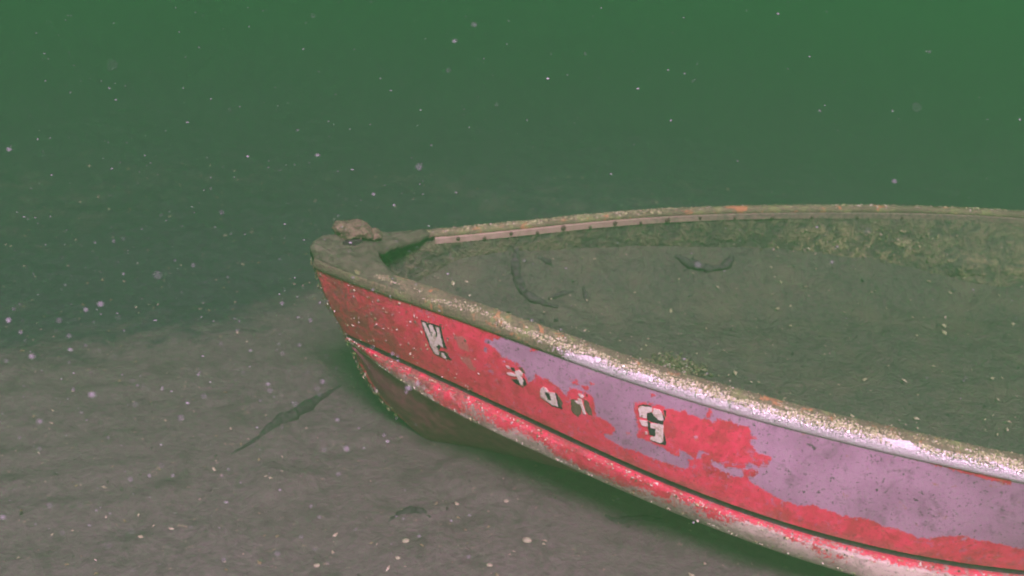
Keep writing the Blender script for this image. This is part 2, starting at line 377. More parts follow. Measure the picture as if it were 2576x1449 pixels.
LETTERS = {
 'W': {
  'white': [[(0.3121,0.21),(0.3241,0.21),(0.3311,0.34),(0.3301,0.41),(0.3171,0.43),(0.3131,0.31)],
    [(0.3321,0.21),(0.3441,0.2),(0.3501,0.3),(0.3421,0.38),(0.3321,0.36),(0.3301,0.3)],
    [(0.3511,0.21),(0.3641,0.2),(0.3631,0.29),(0.3611,0.39),(0.3581,0.47),(0.3451,0.45),(0.3411,0.38),(0.3531,0.29)],
    [(0.3181,0.42),(0.3351,0.35),(0.3461,0.36),(0.3451,0.45),(0.3341,0.5),(0.3391,0.56),(0.3321,0.62),(0.3211,0.62),(0.3161,0.5)],
    [(0.3441,0.56),(0.3521,0.56),(0.3561,0.61),(0.3521,0.63),(0.3451,0.63),(0.3401,0.61)]],
  'black': [[(0.3101,0.19),(0.3301,0.19),(0.3701,0.18),(0.3671,0.29),(0.3661,0.37),(0.3681,0.47),(0.3631,0.47),(0.3511,0.46),(0.3381,0.55),(0.3581,0.53),(0.3701,0.62),(0.3581,0.63),(0.3251,0.64),(0.3171,0.62),(0.3131,0.52),(0.3121,0.44),(0.3111,0.31)]],
  'brown': [],
 },
 '4': {
  'white': [[(0.5392,0.46),(0.5492,0.44),(0.5612,0.44),(0.5682,0.45),(0.5572,0.47),(0.5422,0.48)],
    [(0.5652,0.4),(0.5782,0.36),(0.5872,0.38),(0.5842,0.42),(0.5722,0.46),(0.5652,0.45)],
    [(0.5672,0.45),(0.5792,0.44),(0.5852,0.47),(0.5782,0.54),(0.5722,0.55),(0.5702,0.5)],
    [(0.5422,0.37),(0.5512,0.36),(0.5532,0.39),(0.5462,0.39)]],
  'black': [[(0.5472,0.53),(0.5642,0.5),(0.5702,0.51),(0.5702,0.56),(0.5562,0.56)],
    [(0.5842,0.44),(0.5892,0.46),(0.5912,0.51),(0.5822,0.55),(0.5792,0.53)],
    [(0.5542,0.37),(0.5662,0.36),(0.5662,0.4),(0.5582,0.4)]],
  'brown': [[(0.5792,0.33),(0.5902,0.31),(0.5952,0.37),(0.5872,0.38)],
    [(0.5712,0.56),(0.5822,0.55),(0.5762,0.58)]],
 },
 '0': {
  'white': [[(0.6292,0.49),(0.6382,0.45),(0.6462,0.45),(0.6522,0.49),(0.6692,0.47),(0.6682,0.55),(0.6682,0.63),(0.6522,0.64),(0.6352,0.62),(0.6232,0.6)]],
  'black': [[(0.6412,0.5),(0.6522,0.5),(0.6542,0.58),(0.6442,0.59)],
    [(0.6352,0.63),(0.6522,0.64),(0.6682,0.63),(0.6702,0.54),(0.6702,0.46),(0.6752,0.48),(0.6742,0.55),(0.6782,0.61),(0.6792,0.64),(0.6672,0.65),(0.6492,0.66)]],
  'brown': [[(0.6762,0.49),(0.6842,0.54),(0.6832,0.58),(0.6722,0.63),(0.6712,0.59)]],
 },
 '1': {
  'white': [[(0.7362,0.36),(0.7412,0.35),(0.7523,0.36),(0.7472,0.39),(0.7392,0.38)],
    [(0.7322,0.42),(0.7422,0.41),(0.7432,0.49),(0.7442,0.58),(0.7382,0.58),(0.7372,0.51)],
    [(0.7222,0.46),(0.7332,0.45),(0.7332,0.48),(0.7252,0.48)]],
  'black': [[(0.7583,0.33),(0.7613,0.32),(0.7603,0.35),(0.7583,0.35)]],
  'brown': [[(0.7102,0.47),(0.7232,0.45),(0.7322,0.48),(0.7352,0.52),(0.7302,0.6),(0.7192,0.66),(0.7092,0.64),(0.7052,0.6)],
    [(0.7482,0.39),(0.7573,0.4),(0.7613,0.46),(0.7633,0.56),(0.7533,0.57),(0.7462,0.52)]],
 },
 'G': {
  'white': [[(0.8943,0.26),(0.9033,0.23),(0.9313,0.2),(0.9283,0.25),(0.9143,0.28),(0.9113,0.34),(0.8933,0.35)],
    [(0.9343,0.21),(0.9483,0.2),(0.9543,0.24),(0.9543,0.3),(0.9443,0.31),(0.9333,0.29),(0.9293,0.26)],
    [(0.8903,0.39),(0.9113,0.37),(0.9093,0.43),(0.8953,0.44)],
    [(0.9193,0.38),(0.9513,0.35),(0.9473,0.44),(0.9423,0.54),(0.9333,0.57),(0.9093,0.57),(0.9093,0.55),(0.9243,0.51),(0.9293,0.42),(0.9163,0.43)],
    [(0.8993,0.5),(0.9053,0.5),(0.9043,0.52),(0.8983,0.53)]],
  'black': [[(0.9133,0.29),(0.9273,0.26),(0.9333,0.3),(0.9433,0.31),(0.9543,0.31),(0.9513,0.35),(0.9303,0.36),(0.9123,0.36)],
    [(0.9123,0.37),(0.9183,0.38),(0.9163,0.43),(0.9283,0.43),(0.9243,0.51),(0.9093,0.52),(0.9093,0.44)],
    [(0.9483,0.43),(0.9503,0.53),(0.9473,0.57),(0.9293,0.58),(0.9093,0.58),(0.9343,0.57),(0.9433,0.54)],
    [(0.9543,0.24),(0.9583,0.26),(0.9583,0.29),(0.9553,0.3)],
    [(0.9593,0.19),(0.9653,0.19),(0.9623,0.25),(0.9603,0.24)],
    [(0.8943,0.24),(0.9053,0.21),(0.9263,0.19),(0.9303,0.2),(0.9043,0.22),(0.8953,0.25)]],
  'brown': [],
 },
}


def panel_mask(S, T):
    P = np.stack([S, T * .25], -1)
    f = lambda poly: [(a, b * .25) for a, b in poly]
    bare = np.full(S.shape, -1.0)
    for poly in BARE: bare = np.maximum(bare, poly_sd(P, f(poly)))
    bare = np.maximum(bare, np.minimum(S - 1.75, (.72 - T) * .25))
    for poly in RED: bare = np.minimum(bare, -poly_sd(P, f(poly)))
    ghost = np.full(S.shape, -1.0)
    for poly in GHOST: ghost = np.maximum(ghost, poly_sd(P, f(poly)))
    return np.clip(bare / .02, -1, 1), sstep(-.003, .003, ghost + .004 * fbm(P * 90, 3, 4)) * .75

def build_side(name, side, s, nt, label):
    t = np.linspace(0, 1, nt); S, T = np.meshgrid(s, t, indexing='ij')
    P, _ = side_point(S.ravel(), T.ravel(), side)
    o = part(name, P, grid_faces(len(s), nt, flip=(side < 0)), MAT['side'])
    b, g = panel_mask(S, T)
    attr(o, 'bare', b); attr(o, 'ghost', g)
    attr(o, 'crust', np.maximum(sstep(.34, .05, S + .2 * fbm(np.stack([S, T * .25], -1) * 9, 3, 6)), .75 * sstep(.86, .99, T)))
    o['label'] = label
    return o
build_side('side_panel', -1, S_FINE, 84, 'flaking red panel with bare aluminium patches')
build_side('side_panel', 1, S_MED, 12, 'far side panel facing away')

# rubbing strake below a dark groove
def strake_profile(s, side):
    a = np.stack([s + OR, fBr(s), fzr(s)], -1); c = np.stack([s + OC, fBc(s), fzc(s)], -1)
    w = sstep(0, .08, s)
    def off(p, o, z): return p + np.stack([np.zeros_like(s), o * (.35 + .65 * w), np.full_like(s, z)], -1)
    rows = [off(a, -.004, -.0175), off(a, .003, -.0165), off(a, .007, -.0165), off(a, .010, -.018), off(a, .013, -.021)]
    for t in np.linspace(.27, .92, 12):
        rows.append(off(a * (1 - t) + c * t, .012 * math.sin(t * math.pi) + .012 * (1 - t), 0))
    rows += [off(c, .0, 0), off(c, -.006, -.006), off(c, -.03, -.004), off(c, -.05, .004)]
    R = np.stack(rows, 1)
    R[..., 1] *= side
    return R
tt_rows = np.array([0, 0, 0, 0.02, .08] + list(np.linspace(.27, .92, 12)) + [1, 1.03, 1.1, 1.15])
def build_strake(side, s, label):
    R = strake_profile(s, side); n = R.shape[1]
    S = np.repeat(s[:, None], n, 1); T = np.repeat(tt_rows[None], len(s), 0)
    P2 = np.stack([S, T * .09], -1)
    R = R + (.0018 * fbm(R * 60, 3, 2))[..., None] * np.array([0, side, .4])
    o = part('strake', R, grid_faces(len(s), n, flip=(side < 0)), MAT['strake'])
    edge = .80 - .20 * sstep(.2, .45, S) - .38 * sstep(.5, .9, S) + .60 * fbm(np.stack([S * 6, T * 1.2], -1), 3, 12)
    attr(o, 'bare', np.clip((T - edge) * 2.2, -1, 1)); attr(o, 'ghost', np.zeros(S.size))
    attr(o, 'crust', np.clip(sstep(.75, .12, S + .25 * fbm(P2 * 8, 3, 2)) + .35 * sstep(.35, .0, T), 0, 1))
    o['label'] = label
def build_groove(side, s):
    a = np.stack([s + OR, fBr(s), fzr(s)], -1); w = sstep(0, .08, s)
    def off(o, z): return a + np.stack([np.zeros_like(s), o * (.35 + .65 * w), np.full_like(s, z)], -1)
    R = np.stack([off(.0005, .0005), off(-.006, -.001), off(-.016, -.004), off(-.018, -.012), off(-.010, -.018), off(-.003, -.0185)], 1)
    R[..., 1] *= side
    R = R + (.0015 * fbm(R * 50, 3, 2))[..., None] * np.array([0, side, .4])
    o = part('groove', R, grid_faces(len(s), 6, flip=(side < 0)), MAT['recess_shade'])  # dark material stands in for shade inside the groove
    o['label'] = 'groove above the strake, darkened to paint its shade'
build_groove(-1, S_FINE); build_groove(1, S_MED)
build_strake(-1, S_FINE, 'rounded red and beige strake along the hull')
build_strake(1, S_MED, 'strake on the far side')

# bottom, keel, stem
stem_u = np.linspace(0, 1, 5); stem_s = [-.005, .034, .105, .178, .33]
def keel_curve(s):
    u = .48 + .52 * np.clip(s / .30, 0, 1)
    x = np.where(s < .30, spl(stem_u, stem_s, u), .33 + (s - .30) * 1.0)
    z = np.where(s < .30, .0633 - .64 * u, -.577 - .05 * np.clip((s - .3) / .4, 0, 1))
    return np.stack([x, np.full_like(s, .015), z], -1)
def bottom_half(side):
    R = strake_profile(S_MED, 1)[:, -1]; Kc = keel_curve(S_MED); rows = []
    for t in np.linspace(0, 1, 12):
        p = R * (1 - t) + Kc * t; p = p + np.array([0, 1, -.5]) * (.02 * math.sin(t * math.pi)); rows.append(p)
    P = np.stack(rows, 1); P[..., 1] *= side
    return P
for side in (-1, 1):
    part('hull_bottom', bottom_half(side), grid_faces(len(S_MED), 12, flip=(side < 0)), MAT['hull'])
u = np.linspace(0, 1, 60); zc_ = .0633 - .64 * u - .02 * (1 - u); sc_ = spl(stem_u, stem_s, u)
hw = np.interp(u, [0, .2, .42, .5, 1], [.050, .034, .0195, .017, .015]); ang = np.linspace(-math.pi / 2, math.pi / 2, 11)
V = np.stack([np.repeat(sc_[:, None], 11, 1) + .014 - .026 * np.cos(ang)[None], hw[:, None] * np.sin(ang)[None] * 1.02, np.repeat(zc_[:, None], 11, 1)], -1)
V = V + (.005 * fbm(V * 45, 3, 14))[..., None] * np.array([-1, 0, .3])
o = part('stem', V, grid_faces(60, 11, flip=True), MAT['side'])
attr(o, 'bare', np.full(660, -1.0)); attr(o, 'ghost', np.zeros(660)); attr(o, 'crust', np.ones(660))
# transom closing the stern
R = np.concatenate([side_point(np.full(8, LEN), np.linspace(0, 1, 8), -1)[0], [[LEN + OC, -.58, -.38], [LEN, -.015, -.627], [LEN, .015, -.627], [LEN + OC, .58, -.38]],
                    side_point(np.full(8, LEN), np.linspace(1, 0, 8), 1)[0]])
part('transom', np.concatenate([R, R + np.array([.03, 0, 0])]), [list(range(len(R)))[::-1], [i + len(R) for i in range(len(R))]] +
     [(i, (i + 1) % len(R), (i + 1) % len(R) + len(R), i + len(R)) for i in range(len(R))], MAT['hull'], smooth=False)

# gunwales: rounded cap rails
PROF = np.array([(-.006, -.047), (.004, -.046), (.0075, -.038), (.008, -.028), (.006, -.019), (.001, -.011), (-.007, -.005), (-.016, -.001),
                 (-.026, .001), (-.036, .0005), (-.045, -.003), (-.051, -.010), (-.053, -.020), (-.050, -.030), (-.030, -.030)])
def rail_frame(s, side):
    d = .015; lo = np.maximum(s - d, 0); dB = (fB(s + d) - fB(lo)) / (s + d - lo)
    n = np.stack([-dB, np.ones_like(dB), np.zeros_like(dB)], -1); n /= np.linalg.norm(n, axis=-1, keepdims=True)
    c = np.stack([s, fB(s), fZ(s)], -1)
    return c, n
def gunwale_grid(s, side, prof=PROF):
    c, n = rail_frame(s, side)
    P = c[:, None] + prof[None, :, :1] * n[:, None] + np.stack([np.zeros(len(prof)), np.zeros(len(prof)), prof[:, 1]], -1)[None]
    P[..., 1] *= side
    return P
def dense_prof(k):
    i = np.linspace(0, len(PROF) - 1, k); j = np.arange(len(PROF))
    return np.stack([np.interp(i, j, PROF[:, 0]), np.interp(i, j, PROF[:, 1])], -1)
for side, s in ((-1, S_FINE), (1, S_MED)):
    pr = dense_prof(44 if side < 0 else 24) * (1.0 if side < 0 else .64); P = gunwale_grid(s, side, pr); n = len(pr)
    q = np.linspace(0, 1, n)[None] * np.ones((len(s), 1)); S = np.repeat(s[:, None], n, 1)
    lump = .0022 * fbm(P * 28, 4, 5) + .0018 * fbm(P * 110, 3, 8)
    P = P + lump[..., None] * np.array([0, side * .6, 1.0]) * sstep(.15, .4, q)[..., None]
    o = part('gunwale', P, grid_faces(len(s), n, flip=(side > 0), wrap_v=True), MAT['gunwale'])
    lip = sstep(.52, .26, q) * sstep(.30, 1.15, S)  # painted highlight strengthens aft along the lip
    attr(o, 'lip', lip if side < 0 else lip * .2)
    o['label'] = 'near gunwale with bright flaky crust and painted highlight on its bare lip' if side < 0 else 'far gunwale with olive crust'

# far side inner strip with screws, near one hidden behind the gunwale
def strip(side):
    s = np.concatenate([np.linspace(.30, 2.4, 120), np.linspace(2.4, LEN - .05, 12)[1:]])
    c, n = rail_frame(s, side)
    prof = np.array([(-.024, -.017), (-.038, -.018), (-.040, -.019), (-.040, -.037), (-.038, -.038), (-.024, -.038)])
    P = c[:, None] + prof[None, :, :1] * n[:, None] + np.stack([np.zeros(6), np.zeros(6), prof[:, 1]], -1)[None]
    P[..., 1] *= side
    return part('inner_strip', P, grid_faces(len(s), 6, flip=(side > 0), wrap_v=True), MAT['strip'], smooth=False)
far_strip = strip(1); strip(-1)
far_strip['label'] = 'pale strip with dark screws under the far gunwale'
a = np.linspace(0, 2 * math.pi, 11)[:-1]
SCREW = [(0, 0, 1)] + [(math.cos(t), math.sin(t), .7) for t in a] + [(1.05 * math.cos(t), 1.05 * math.sin(t), 0) for t in a]
SF = [(0, 1 + i, 1 + (i + 1) % 10) for i in range(10)] + [(1 + i, 11 + i, 11 + (i + 1) % 10, 1 + (i + 1) % 10) for i in range(10)]
screw_me = None
for s0, r in ((.365, .0062), (.442, .0058), (.52, .0058), (.60, .0055), (.68, .0085), (.765, .0050), (.845, .0078), (.93, .0045), (1.02, .0092), (1.13, .0055), (1.25, .0050), (1.38, .0060), (1.52, .0055), (1.68, .0055), (1.84, .0055)):
    c, n = rail_frame(np.array([s0]), 1)
    p = (c + n * -.040)[0] + np.array([0, 0, -.028 + .004 * math.sin(s0 * 40)])
    if screw_me is None:
        so = mesh_obj('screw', np.array(SCREW), SF, MAT['screw'], far_strip); screw_me = so.data
    else:
        so = bpy.data.objects.new('screw', screw_me); COL.objects.link(so); so.parent = far_strip
    nv = Vector(-n[0]); so.matrix_local = Matrix.Translation(Vector(p - BASE)) @ nv.to_track_quat('Z', 'Y').to_matrix().to_4x4() @ Matrix.Diagonal((r, r, .004, 1))

# inner lining of both sides
def lining(side):
    s = np.concatenate([np.linspace(.15, 2.5, 160), np.linspace(2.5, LEN - .01, 14)[1:]]); nt = 26
    c, n = rail_frame(s, side); rows = []
    top = c + n * -.036 + np.array([0, 0, -.028])
    mid = np.stack([s + OR * .5, np.maximum(fBr(s) - .035, .01), fzr(s)], -1)
    low = np.stack([s + OC * .5, np.maximum(fBc(s) - .12, .004), fzc(s) - .06], -1)
    for t in np.linspace(0, 1, nt):
        rows.append(top * (1 - t / .7) + mid * (t / .7) if t < .7 else mid * (1 - (t - .7) / .3) + low * ((t - .7) / .3))
    P = np.stack(rows, 1); P = P - (.006 * fbm(P * 9, 4, 3))[..., None] * n[:, None]
    P[..., 1] *= side
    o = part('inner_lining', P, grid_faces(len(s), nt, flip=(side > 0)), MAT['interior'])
    S, Z = P[..., 0], P[..., 2]
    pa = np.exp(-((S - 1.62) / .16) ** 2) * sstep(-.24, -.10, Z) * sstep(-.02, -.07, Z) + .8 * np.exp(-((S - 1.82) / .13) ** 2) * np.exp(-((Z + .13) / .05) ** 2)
    attr(o, 'patch', np.clip(np.maximum(pa * 1.3, .42), 0, 1) if side > 0 else np.zeros(S.size))  # whole far wall lifted paler to offset its shading; patches are algae
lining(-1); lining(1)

# bow deck with a concave aft edge
nu_, nv_ = 34, 60
v = np.linspace(-1, 1, nv_)[None] * np.ones((nu_, 1)); w = np.linspace(0, 1, nu_)[:, None] * np.ones((1, nv_))
sf = -.022 + .024 * v ** 4; sa = np.where(v > 0, .172 + .165 * np.abs(v) ** 1.2, .172 + .12 * np.abs(v) ** 1.6)
S = sf + w * (sa - sf); Y = v * (fB(np.maximum(S, 0)) + .004 + np.minimum(S, 0) * .6)
Z = fZ(np.maximum(S, 0)) + .006 + .008 * (1 - v ** 2) + .013 * fbm(np.stack([S, Y], -1) * 22, 5, 8, .65) + .004 * fbm(np.stack([S, Y], -1) * 70, 3, 4)
Z = Z - .012 * sstep(.8, 1, np.abs(v)) - .012 * sstep(.9, 1, w) - .010 * sstep(.06, 0, w)
V = np.stack([S, Y, Z], -1); Vb = V - np.array([0, 0, .024])
F = [tuple(f) for f in grid_faces(nu_, nv_)] + [tuple(np.array(f[::-1]) + nu_ * nv_) for f in grid_faces(nu_, nv_)]
ring = [j for j in range(nv_)] + [i * nv_ + nv_ - 1 for i in range(1, nu_)] + [(nu_ - 1) * nv_ + j for j in range(nv_ - 2, -1, -1)] + [i * nv_ for i in range(nu_ - 2, 0, -1)]
F += [(ring[i], ring[(i + 1) % len(ring)], ring[(i + 1) % len(ring)] + nu_ * nv_, ring[i] + nu_ * nv_) for i in range(len(ring))]
o = part('bow_deck', np.concatenate([V.reshape(-1, 3), Vb.reshape(-1, 3)]), F, MAT['deck'])
o['label'] = 'silt covered bow deck plate with curved aft edge'
# flat dark piece painting the shade inside a gap in the deck
a_ = np.linspace(0, 2 * math.pi, 25)[:-1]; rr = 1 + .25 * fbm(np.stack([np.cos(a_), np.sin(a_)], -1) * 2, 2, 3)
sl = np.stack([.098 + .028 * rr * np.cos(a_), .005 + .007 * rr * np.sin(a_) + .012 * np.cos(a_), np.full(24, .0855)], -1)
o = part('deck_slot_shade', np.concatenate([sl, sl - np.array([0, 0, .03])]), [tuple(range(24))] + [(i, i + 24, (i + 1) % 24 + 24, (i + 1) % 24) for i in range(24)], MAT['recess_shade'], smooth=False)
# crusted bow fitting
bm = bmesh.new(); bmesh.ops.create_icosphere(bm, subdivisions=5, radius=1.0)
P = np.array([vv.co[:] for vv in bm.verts]); Fc = [[q.index for q in f.verts] for f in bm.faces]; bm.free()
r = 1 + .32 * fbm(P * 1.7, 4, 5) + .10 * fbm(P * 6, 3, 7)
LP = P * r[:, None] * np.array([.058, .042, .030])
LP[:, 2] *= np.where(LP[:, 2] < 0, 1.2, 1.0); LP[:, 2] += .006 * np.sin(LP[:, 0] * 60)
neck = sstep(-.010, -.030, LP[:, 2]); LP[:, :2] *= (1 - .28 * neck)[:, None]
LP = LP + np.array([.088, .060, .090])
o = part('bow_fitting', LP, Fc, MAT['lump']); o['label'] = 'lumpy brown fitting overgrown with crust'
LP2 = P * r[:, None] * np.array([.022, .03, .016]) + np.array([.150, .070, .078])
o = part('bow_growth', LP2, Fc, MAT['lump']); o['label'] = 'low brown growth beside the bow fitting'

# lettering on the near panel: old vinyl, torn
def decal(name, polys, mat, off, parent, jit=.0009):
    V, F = [], []
    for poly in polys:
        pts = []
        for a, b in zip(poly, poly[1:] + poly[:1]):
            d = math.hypot(b[0] - a[0], (b[1] - a[1]) * .25); k = max(1, int(d / .004))
            for q in range(k):
                f = q / k; j = jit if q else jit * .4
                pts.append((a[0] + (b[0] - a[0]) * f + random.uniform(-j, j), a[1] + (b[1] - a[1]) * f + random.uniform(-j, j) * 4))
        sp = np.array(pts)
        hi, nn = side_point(sp[:, 0], sp[:, 1], -1, off); lo = hi - nn * (off + .001)
        tri = tessellate_polygon([[Vector((x, y, 0)) for x, y in pts]])
        n0, n = len(V), len(pts); V += list(hi) + list(lo)
        ar = sum(x0 * y1 - x1 * y0 for (x0, y0), (x1, y1) in zip(pts, pts[1:] + pts[:1]))
        for t in tri:
            (x0, y0), (x1, y1), (x2, y2) = [pts[q] for q in t]
            cw = (x1 - x0) * (y2 - y0) - (x2 - x0) * (y1 - y0)
            t = tuple(t) if cw < 0 else tuple(t)[::-1]
            F.append([n0 + q for q in t])
        for q in range(n):
            e = [n0 + q, n0 + (q + 1) % n, n0 + n + (q + 1) % n, n0 + n + q]
            F.append(e if ar > 0 else e[::-1])
    return mesh_obj(name, np.array(V) - BASE, F, mat, parent, smooth=False)
WORDS = {'W': 'torn white letter W with black edge nearest the bow', '4': 'ragged remains of a white figure', '0': 'small white figure with dark centre',
         '1': 'worn figure of white stroke and brown residue', 'G': 'large white letter G with black edge'}
for key, d in LETTERS.items():
    if key == 'W':      # the strokes stand clear of each other
        for k in range(3):
            m_ = sum(q[0] for q in d['white'][k]) / len(d['white'][k]); d['white'][k] = [(m_ + (q[0] - m_) * .8, q[1]) for q in d['white'][k]]
    lo = decal('letter', d['white'], MAT['white'], .0024, boat); lo['label'] = WORDS[key]
    for k, poly in enumerate(d['black']): decal('letter_edge', [poly], MAT['black'], .0034 if (key, k) == ('0', 0) else .0016, lo)
    for poly in d['brown']: decal('glue_residue', [poly], MAT['brown'], .0012, lo, .002)

# flaky crust: countless little chips of growth on rails, stem and strake
def flakes(name, P, N, size, cols, mat, parent=boat, lift=.3, offset=BASE, tilt=.7):
    n = len(P); u_ = np.cross(N, rng.normal(size=(n, 3))); u_ /= np.linalg.norm(u_, axis=1, keepdims=True); w_ = np.cross(N, u_)
    N2 = N + tilt * rng.uniform(-1, 1, (n, 1)) * u_ + tilt * rng.uniform(-1, 1, (n, 1)) * w_; N2 /= np.linalg.norm(N2, axis=1, keepdims=True)
    u_ = u_ - (u_ * N2).sum(1, keepdims=True) * N2; u_ /= np.linalg.norm(u_, axis=1, keepdims=True); w_ = np.cross(N2, u_)
    size = np.minimum(np.asarray(size), 2.2 * np.median(size))[:, None]; V = []
    for k, (cu, cw) in enumerate(((-1, -.2), (-.1, -.75), (1, .15), (.15, .8))):
        V.append(P + size * ((cu + rng.uniform(-.3, .3, (n, 1))) * u_ + (cw + rng.uniform(-.3, .3, (n, 1))) * w_ * .8) + N * size * .25)
    V.append(P + N2 * size * lift + N * size * .3)
    V = np.stack(V, 1).reshape(-1, 3); b = np.arange(n)[:, None] * 5
    F = np.concatenate([b + np.array([[0, 1, 4]]), b + np.array([[1, 2, 4]]), b + np.array([[2, 3, 4]]), b + np.array([[3, 0, 4]])])
    o = mesh_obj(name, V - offset, F, mat, parent, smooth=False)
    color_attr(o, 'Col', np.repeat(cols, 5, 0)); o['kind'] = 'stuff'
    return o
PAL = np.array([(.52, .52, .28), (.64, .60, .42), (.33, .34, .15), (.74, .68, .56), (.20, .16, .09), (.11, .085, .055)])
def palette(n, p): return PAL[rng.choice(len(PAL), n, p=p)] * rng.uniform(.75, 1.15, (n, 1))
def rail_flakes(n, side, s0, s1, q0, q1, thr, size, p, mat='flakes'):
    s = rng.uniform(s0, s1, n); q = rng.beta(2.2, 2.2, n) * (q1 - q0) + q0
    keep = fbm(np.stack([s * 14, q * 9], -1), 3, 41) + .25 * sstep(.3, .9, s) > thr; s, q = s[keep], q[keep]
    i = q * (len(PROF) - 1); j = np.arange(len(PROF)); px, pz = np.interp(i, j, PROF[:, 0]), np.interp(i, j, PROF[:, 1])
    e = .3; tx, tz = np.interp(i + e, j, PROF[:, 0]) - np.interp(i - e, j, PROF[:, 0]), np.interp(i + e, j, PROF[:, 1]) - np.interp(i - e, j, PROF[:, 1])
    if side > 0: px, pz = px * .64, pz * .64
    c, nn = rail_frame(s, side)
    P = c + px[:, None] * nn + np.array([0, 0, 1.0]) * pz[:, None]; L = np.hypot(tx, tz)
    N = nn * (tz / L)[:, None] + np.array([0, 0, 1.0]) * (-tx / L)[:, None]
    P[:, 1] *= side; N[:, 1] *= side
    sz = size * rng.lognormal(0, .4, len(s)) * (.75 + .35 * s / 1.8)
    return flakes('crust_flakes', P, N, sz, palette(len(s), p), MAT[mat])
rail_flakes(9000, -1, .18, 1.95, .26, .56, .07, .0021, [.22, .18, .2, .06, .18, .16])
rail_flakes(5000, -1, .55, 1.95, .30, .50, .05, .0022, [.24, .26, .16, .14, .1, .10])
rail_flakes(2600, -1, .18, 1.95, .5, .85, .05, .0018, [.06, .06, .1, .03, .4, .35])
rail_flakes(1500, -1, .7, 1.95, .18, .40, .06, .0022, [.1, .2, .1, .6, .0, .0], 'glint')  # glinting facets added along the lip, not crust
rail_flakes(2600, 1, .32, 1.05, .35, .80, -.10, .0026, [.2, .1, .3, .02, .2, .18])
rail_flakes(1300, 1, 1.0, 2.5, .30, .75, .12, .0028, [.2, .15, .3, .05, .15, .15])
# chips and small growths on the stem and the strake's bow end
n = 330; uu = rng.uniform(0.02, .9, n); an = rng.uniform(-1.5, .6, n)
P = np.stack([np.interp(uu, u, sc_) + .012 - .031 * np.cos(an), np.interp(uu, u, hw) * np.sin(an), np.interp(uu, u, zc_)], -1)
N = np.stack([-np.cos(an), np.sin(an), 0 * an], -1)
flakes('crust_flakes', P, N, .0042 * rng.lognormal(0, .5, n), palette(n, [.06, .1, .06, .03, .42, .33]), MAT['flakes'])
n = 900; ss = rng.uniform(0, 1.8, n) ** 1.3; R = strake_profile(ss, -1); jj = rng.choice([3, 4, 5, 6, 15, 16], n)
P = R[np.arange(n), jj]; N = np.tile(np.array([[-.3, -.9, .3]]), (n, 1)); N /= np.linalg.norm(N, axis=1, keepdims=True)
flakes('crust_flakes', P, N, .0026 * rng.lognormal(0, .5, n), palette(n, [.1, .25, .05, .2, .25, .15]), MAT['flakes'])
n = 230; ss = rng.uniform(0, .45, n); ti = rng.uniform(0, 1, n); P, N = side_point(ss, ti, -1, .0005)
flakes('crust_flakes', P, N, .0026 * rng.lognormal(0, .55, n), palette(n, [.08, .22, .02, .18, .3, .2]), MAT['flakes'])
# fuzz on the bow fitting and the deck edge
i = rng.choice(len(LP), 700); N = LP[i] - np.array([.088, .060, .090]); N = N / np.linalg.norm(N, axis=1, keepdims=True)
flakes('crust_flakes', LP[i], N, .0022 * rng.lognormal(0, .4, 700), np.array([(.17, .13, .08)]) * rng.uniform(.4, 1.4, (700, 1)), MAT['flakes'])

# ------------------------------------------------------------------ silt lying in the boat
def silt_z(s, y):
    e = np.clip((np.abs(y) - (fB(s) - .32)) / .29, 0, 1.2)
    return -.28 + .14 * np.exp(-(s / .9) ** 2) + .15 * e ** 2 - .16 * np.exp(-(s / .27) ** 2)
s = np.concatenate([np.linspace(.19, 2.5, 240), np.linspace(2.5, LEN - .02, 24)[1:]]); vv = np.linspace(-1, 1, 110)
S, Vv = np.meshgrid(s, vv, indexing='ij'); Y = Vv * np.maximum(np.minimum(fB(S.ravel()), fBr(np.maximum(S.ravel() - OR, 0)) + .02).reshape(S.shape) - .03, .012)
Z = silt_z(S, Y) + .012 * fbm(np.stack([S, Y], -1) * 5, 4, 2) + .004 * fbm(np.stack([S, Y], -1) * 24, 3, 6)
silt = mesh_obj('silt', world_of(np.stack([S, Y, Z], -1).reshape(-1, 3)), grid_faces(len(s), 110), MAT['interior'])
attr(silt, 'patch', np.zeros(S.size))
tag(silt, 'olive grey silt filling the inside of the boat', 'silt', kind='stuff')
# crust shelf on the far inner wall
ns, nq = 60, 18; s_ = np.linspace(1.97, 2.62, ns); q = np.linspace(0, math.pi, nq)
Sg, Qg = np.meshgrid(s_, q, indexing='ij'); en = sstep(0, .12, (Sg - 1.97) / .65) * sstep(1, .8, (Sg - 1.97) / .65)
Pg = np.stack([Sg, fB(Sg.ravel()).reshape(Sg.shape) - .05 - .06 * np.sin(Qg) * en, -.185 + .055 * np.cos(Qg) * (.3 + .7 * en)], -1)
Pg = Pg + (.022 * fbm(Pg * 12, 5, 3, .65))[..., None] * np.array([.3, -1, .8])
o = part('crust_shelf', Pg, grid_faces(ns, nq), MAT['interior']); attr(o, 'patch', np.full(Sg.size, .75)); o['label'] = 'pale olive crust shelf on the far inner wall'
# algae flakes on the far inner wall
n = 420; ss = np.concatenate([rng.normal(1.62, .13, n // 2), rng.normal(1.84, .1, n - n // 2)]); zz = rng.uniform(-.21, -.05, n)
t = (-.03 - zz) / .28
P = np.stack([ss, (fB(ss) - .045) * (1 - t) + (fBr(ss) - .04) * t, zz], -1); N = np.tile(np.array([[-.2, -.95, .2]]), (n, 1))
flakes('crust_flakes', P, N, .0035 * rng.lognormal(0, .5, n), palette(n, [.2, .1, .3, .0, .2, .2]) * .6, MAT['flakes'])

